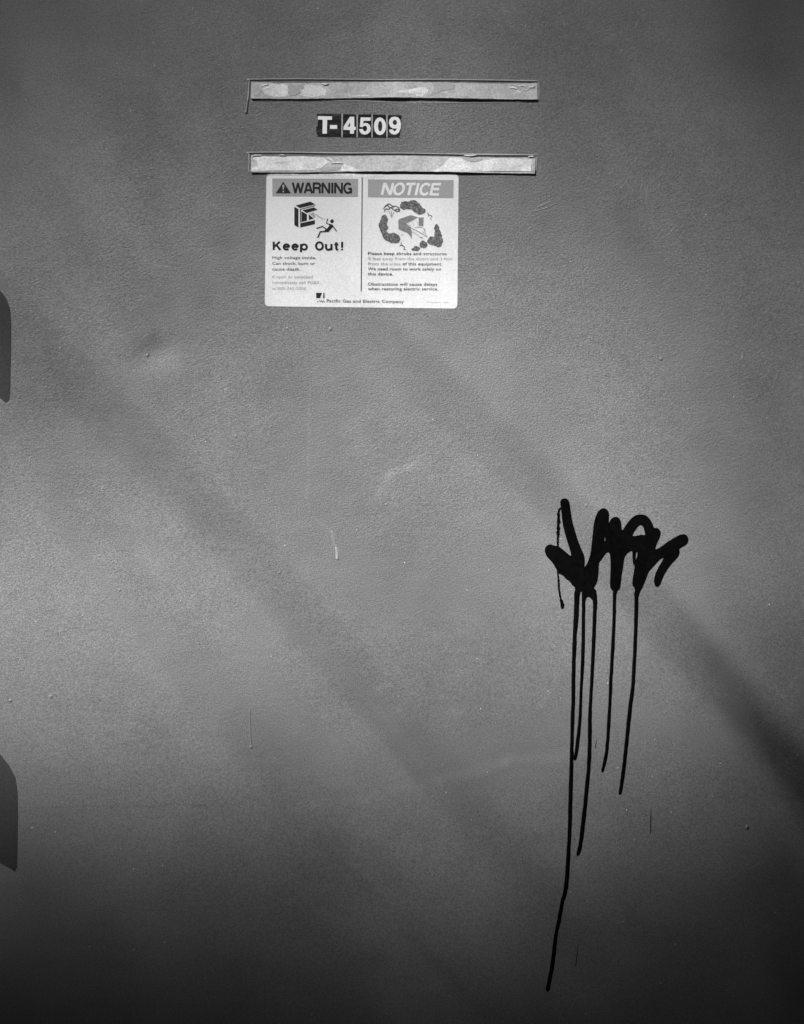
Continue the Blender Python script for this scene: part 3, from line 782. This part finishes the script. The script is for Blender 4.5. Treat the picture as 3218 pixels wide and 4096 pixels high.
# ------------------------------------------------------------------ unseen shade casters: inferred tree limbs, plus leaf masses added to grade the panel
# unseen leaf cover added to shape the light, given as the brightness it leaves on the panel (display values) at these picture columns and rows
GX = [-100, 750, 1600, 2450, 3300]
GY = [50, 700, 1400, 2100, 2800, 3300, 3800, 4100]
GV = [[66.9, 100.6, 118.7, 103.1, 60.0],
      [120.5, 124.5, 131.0, 126.3, 104.5],
      [125.1, 137.2, 151.1, 138.5, 118.0],
      [143.9, 151.1, 151.1, 151.1, 127.0],
      [148.1, 148.8, 151.1, 151.0, 107.1],
      [103.5, 114.9, 131.6, 95.7, 82.5],
      [73.6, 100.2, 98.3, 104.7, 32.1],
      [8.7, 9.2, 8.4, 4.7, 2.0]]
def lin(v):
    v /= 255.0
    return v / 12.92 if v < 0.04045 else ((v + 0.055) / 1.055) ** 2.4
GA = np.array([[lin(v) for v in r_] for r_ in GV]); GA = np.clip(GA / lin(150.0), 0.001, 0.97)
GL = -np.log(GA)
def cover(x, y):
    """optical depth of the foliage between the sun and this point of the panel"""
    i = np.interp(x, GX, range(len(GX))); j = np.interp(y, GY, range(len(GY)))
    a, b = min(int(i), len(GX) - 2), min(int(j), len(GY) - 2); u, v = i - a, j - b
    u, v = u * u * (3 - 2 * u) * .5 + u * .5, v * v * (3 - 2 * v) * .5 + v * .5
    c = GL[b, a] * (1 - u) * (1 - v) + GL[b, a + 1] * u * (1 - v) + GL[b + 1, a] * (1 - u) * v + GL[b + 1, a + 1] * u * v
    return c + (max(y - 3780, 0) / 110.0)

def leaves(name, parent, ylo, yhi, d0, d1, size, cmax, seed):
    """small leaves spread evenly (low-discrepancy points) through a slab of air d0 to d1 metres towards the sun"""
    r = random.Random(seed)
    vs_, fs = [], []
    x0, x1 = -900, 4100
    area = (x1 - x0) * (yhi - ylo) * S * S
    mean = 1.18 * size * size * 0.50
    n = int(cmax * area / mean)
    g = 1.2207440846057596
    for k in range(n):
        x = x0 + (x1 - x0) * ((0.5 + k / g) % 1); y = ylo + (yhi - ylo) * ((0.5 + k / g ** 2) % 1)
        if (0.5 + k / g ** 3) % 1 * cmax > cover(x, y): continue
        c = _P0(x + r.gauss(0, 8), y + r.gauss(0, 8)) + L * r.uniform(d0, d1)
        nrm = (L + Vector((r.gauss(0, .45), r.gauss(0, .45), r.gauss(0, .45)))).normalized()
        t1 = nrm.orthogonal().normalized(); t2 = nrm.cross(t1)
        a = r.uniform(0, 6.28); s_ = size * r.uniform(0.75, 1.22)
        e1 = (t1 * math.cos(a) + t2 * math.sin(a)) * s_; e2 = (-t1 * math.sin(a) + t2 * math.cos(a)) * s_ * 0.5
        b = len(vs_)
        vs_ += [c - e1, c - e1 * .2 + e2, c + e1 * .45 + e2 * .75, c + e1, c + e1 * .45 - e2 * .75, c - e1 * .2 - e2]
        fs.append((b, b + 1, b + 2, b + 3, b + 4, b + 5))
    me = bpy.data.meshes.new(name); me.from_pydata(vs_, [], fs); me.update()
    return link(name, me, M['leaf'], parent)

def limb(name, pts, parent):
    """pts: (Vector, radius)"""
    K = 10; vs_, fs = [], []
    for i, (p, r_) in enumerate(pts):
        t_ = (pts[min(i + 1, len(pts) - 1)][0] - pts[max(i - 1, 0)][0]).normalized()
        u = t_.orthogonal().normalized(); w = t_.cross(u)
        if i and u.dot(pu) < 0: u = -u; w = -w
        u = (pu - t_ * pu.dot(t_)).normalized() if i else u
        w = t_.cross(u); pu = u
        for k in range(K):
            a = 2 * math.pi * k / K
            vs_.append(p + (u * math.cos(a) + w * math.sin(a)) * r_)
    for i in range(len(pts) - 1):
        for k in range(K):
            k2 = (k + 1) % K
            fs.append((i * K + k, i * K + k2, (i + 1) * K + k2, (i + 1) * K + k))
    fs.append(tuple(range(K))[::-1]); fs.append(tuple((len(pts) - 1) * K + k for k in range(K)))
    me = bpy.data.meshes.new(name); me.from_pydata(vs_, [], fs); me.update()
    for p in me.polygons: p.use_smooth = True
    return link(name, me, M['bark'], parent)

def sh(x, y, d): return _P0(x, y) + L * d
tree = thing('tree', 'unseen small tree, its leaves added to grade the shade on the grey panel', 'tree')
trunk = [(Vector((1.5, -1.35, 0)), .10), (Vector((1.47, -1.33, .6)), .085), (Vector((1.36, -1.25, 1.1)), .075), (Vector((1.1, -1.12, 1.42)), .065)]
limb('trunk', trunk, tree)
limb('limb', [trunk[-1], (sh(4500, 4100, 2.0), .05), (sh(3750, 3640, 1.8), 0.0333), (sh(3400, 3290, 1.4), 0.0238), (sh(3202, 3083, 1.25), 0.0181), (sh(2940, 2790, 1.2), 0.0133), (sh(2669, 2496, 1.18), 0.0072), (sh(2400, 2200, 1.15), 0.0048), (sh(2135, 1909, 1.15), 0.0040), (sh(1880, 1680, 1.15), 0.0036), (sh(1655, 1483, 1.15), 0.0032), (sh(1350, 1220, 1.15), 0.0016)], tree)
limb('limb', [trunk[-1], (sh(4600, 4900, 2.2), .03), (sh(3300, 4600, 2.0), .015), (sh(2600, 4000, 1.8), 0.0052), (sh(2188, 3563, 1.35), 0.0038), (sh(1761, 3083, 1.25), 0.0035), (sh(1334, 2603, 1.2), 0.0035), (sh(1060, 2300, 1.2), 0.0035), (sh(800, 2016, 1.2), 0.0038), (sh(530, 1740, 1.2), 0.0041), (sh(267, 1483, 1.2), 0.0035), (sh(0, 1230, 1.2), 0.0023), (sh(-300, 960, 1.2), 0.0012)], tree)
limb('limb', [(sh(2600, 4000, 1.8), 0.0040), (sh(1900, 3850, 1.7), 0.0030), (sh(1350, 3300, 1.5), 0.0022), (sh(960, 2870, 1.4), 0.0022), (sh(660, 2500, 1.4), 0.0025), (sh(374, 2123, 1.4), 0.0022), (sh(150, 1850, 1.4), 0.0010)], tree)
leaves('shade_crown', tree, -900, 2000, 2.4, 3.4, 0.014, 3.0, 3)  # leaf mass added out of view, density shaped to dim the upper panel
shade_hedge = thing('shade_hedge', 'unseen leafy blocker added behind the camera to shade the foot of the panel', 'shade_hedge')
leaves('foliage', shade_hedge, 2000, 5200, 3.6, 4.4, 0.018, 10.0, 5)  # unseen leaves added to block the sun from the lower panel
limb('stem', [(Vector((-2.0, -2.5, 0)), .04), (Vector((-1.95, -2.4, 1.6)), .03), (Vector((-1.9, -2.3, 3.0)), .012)], shade_hedge)
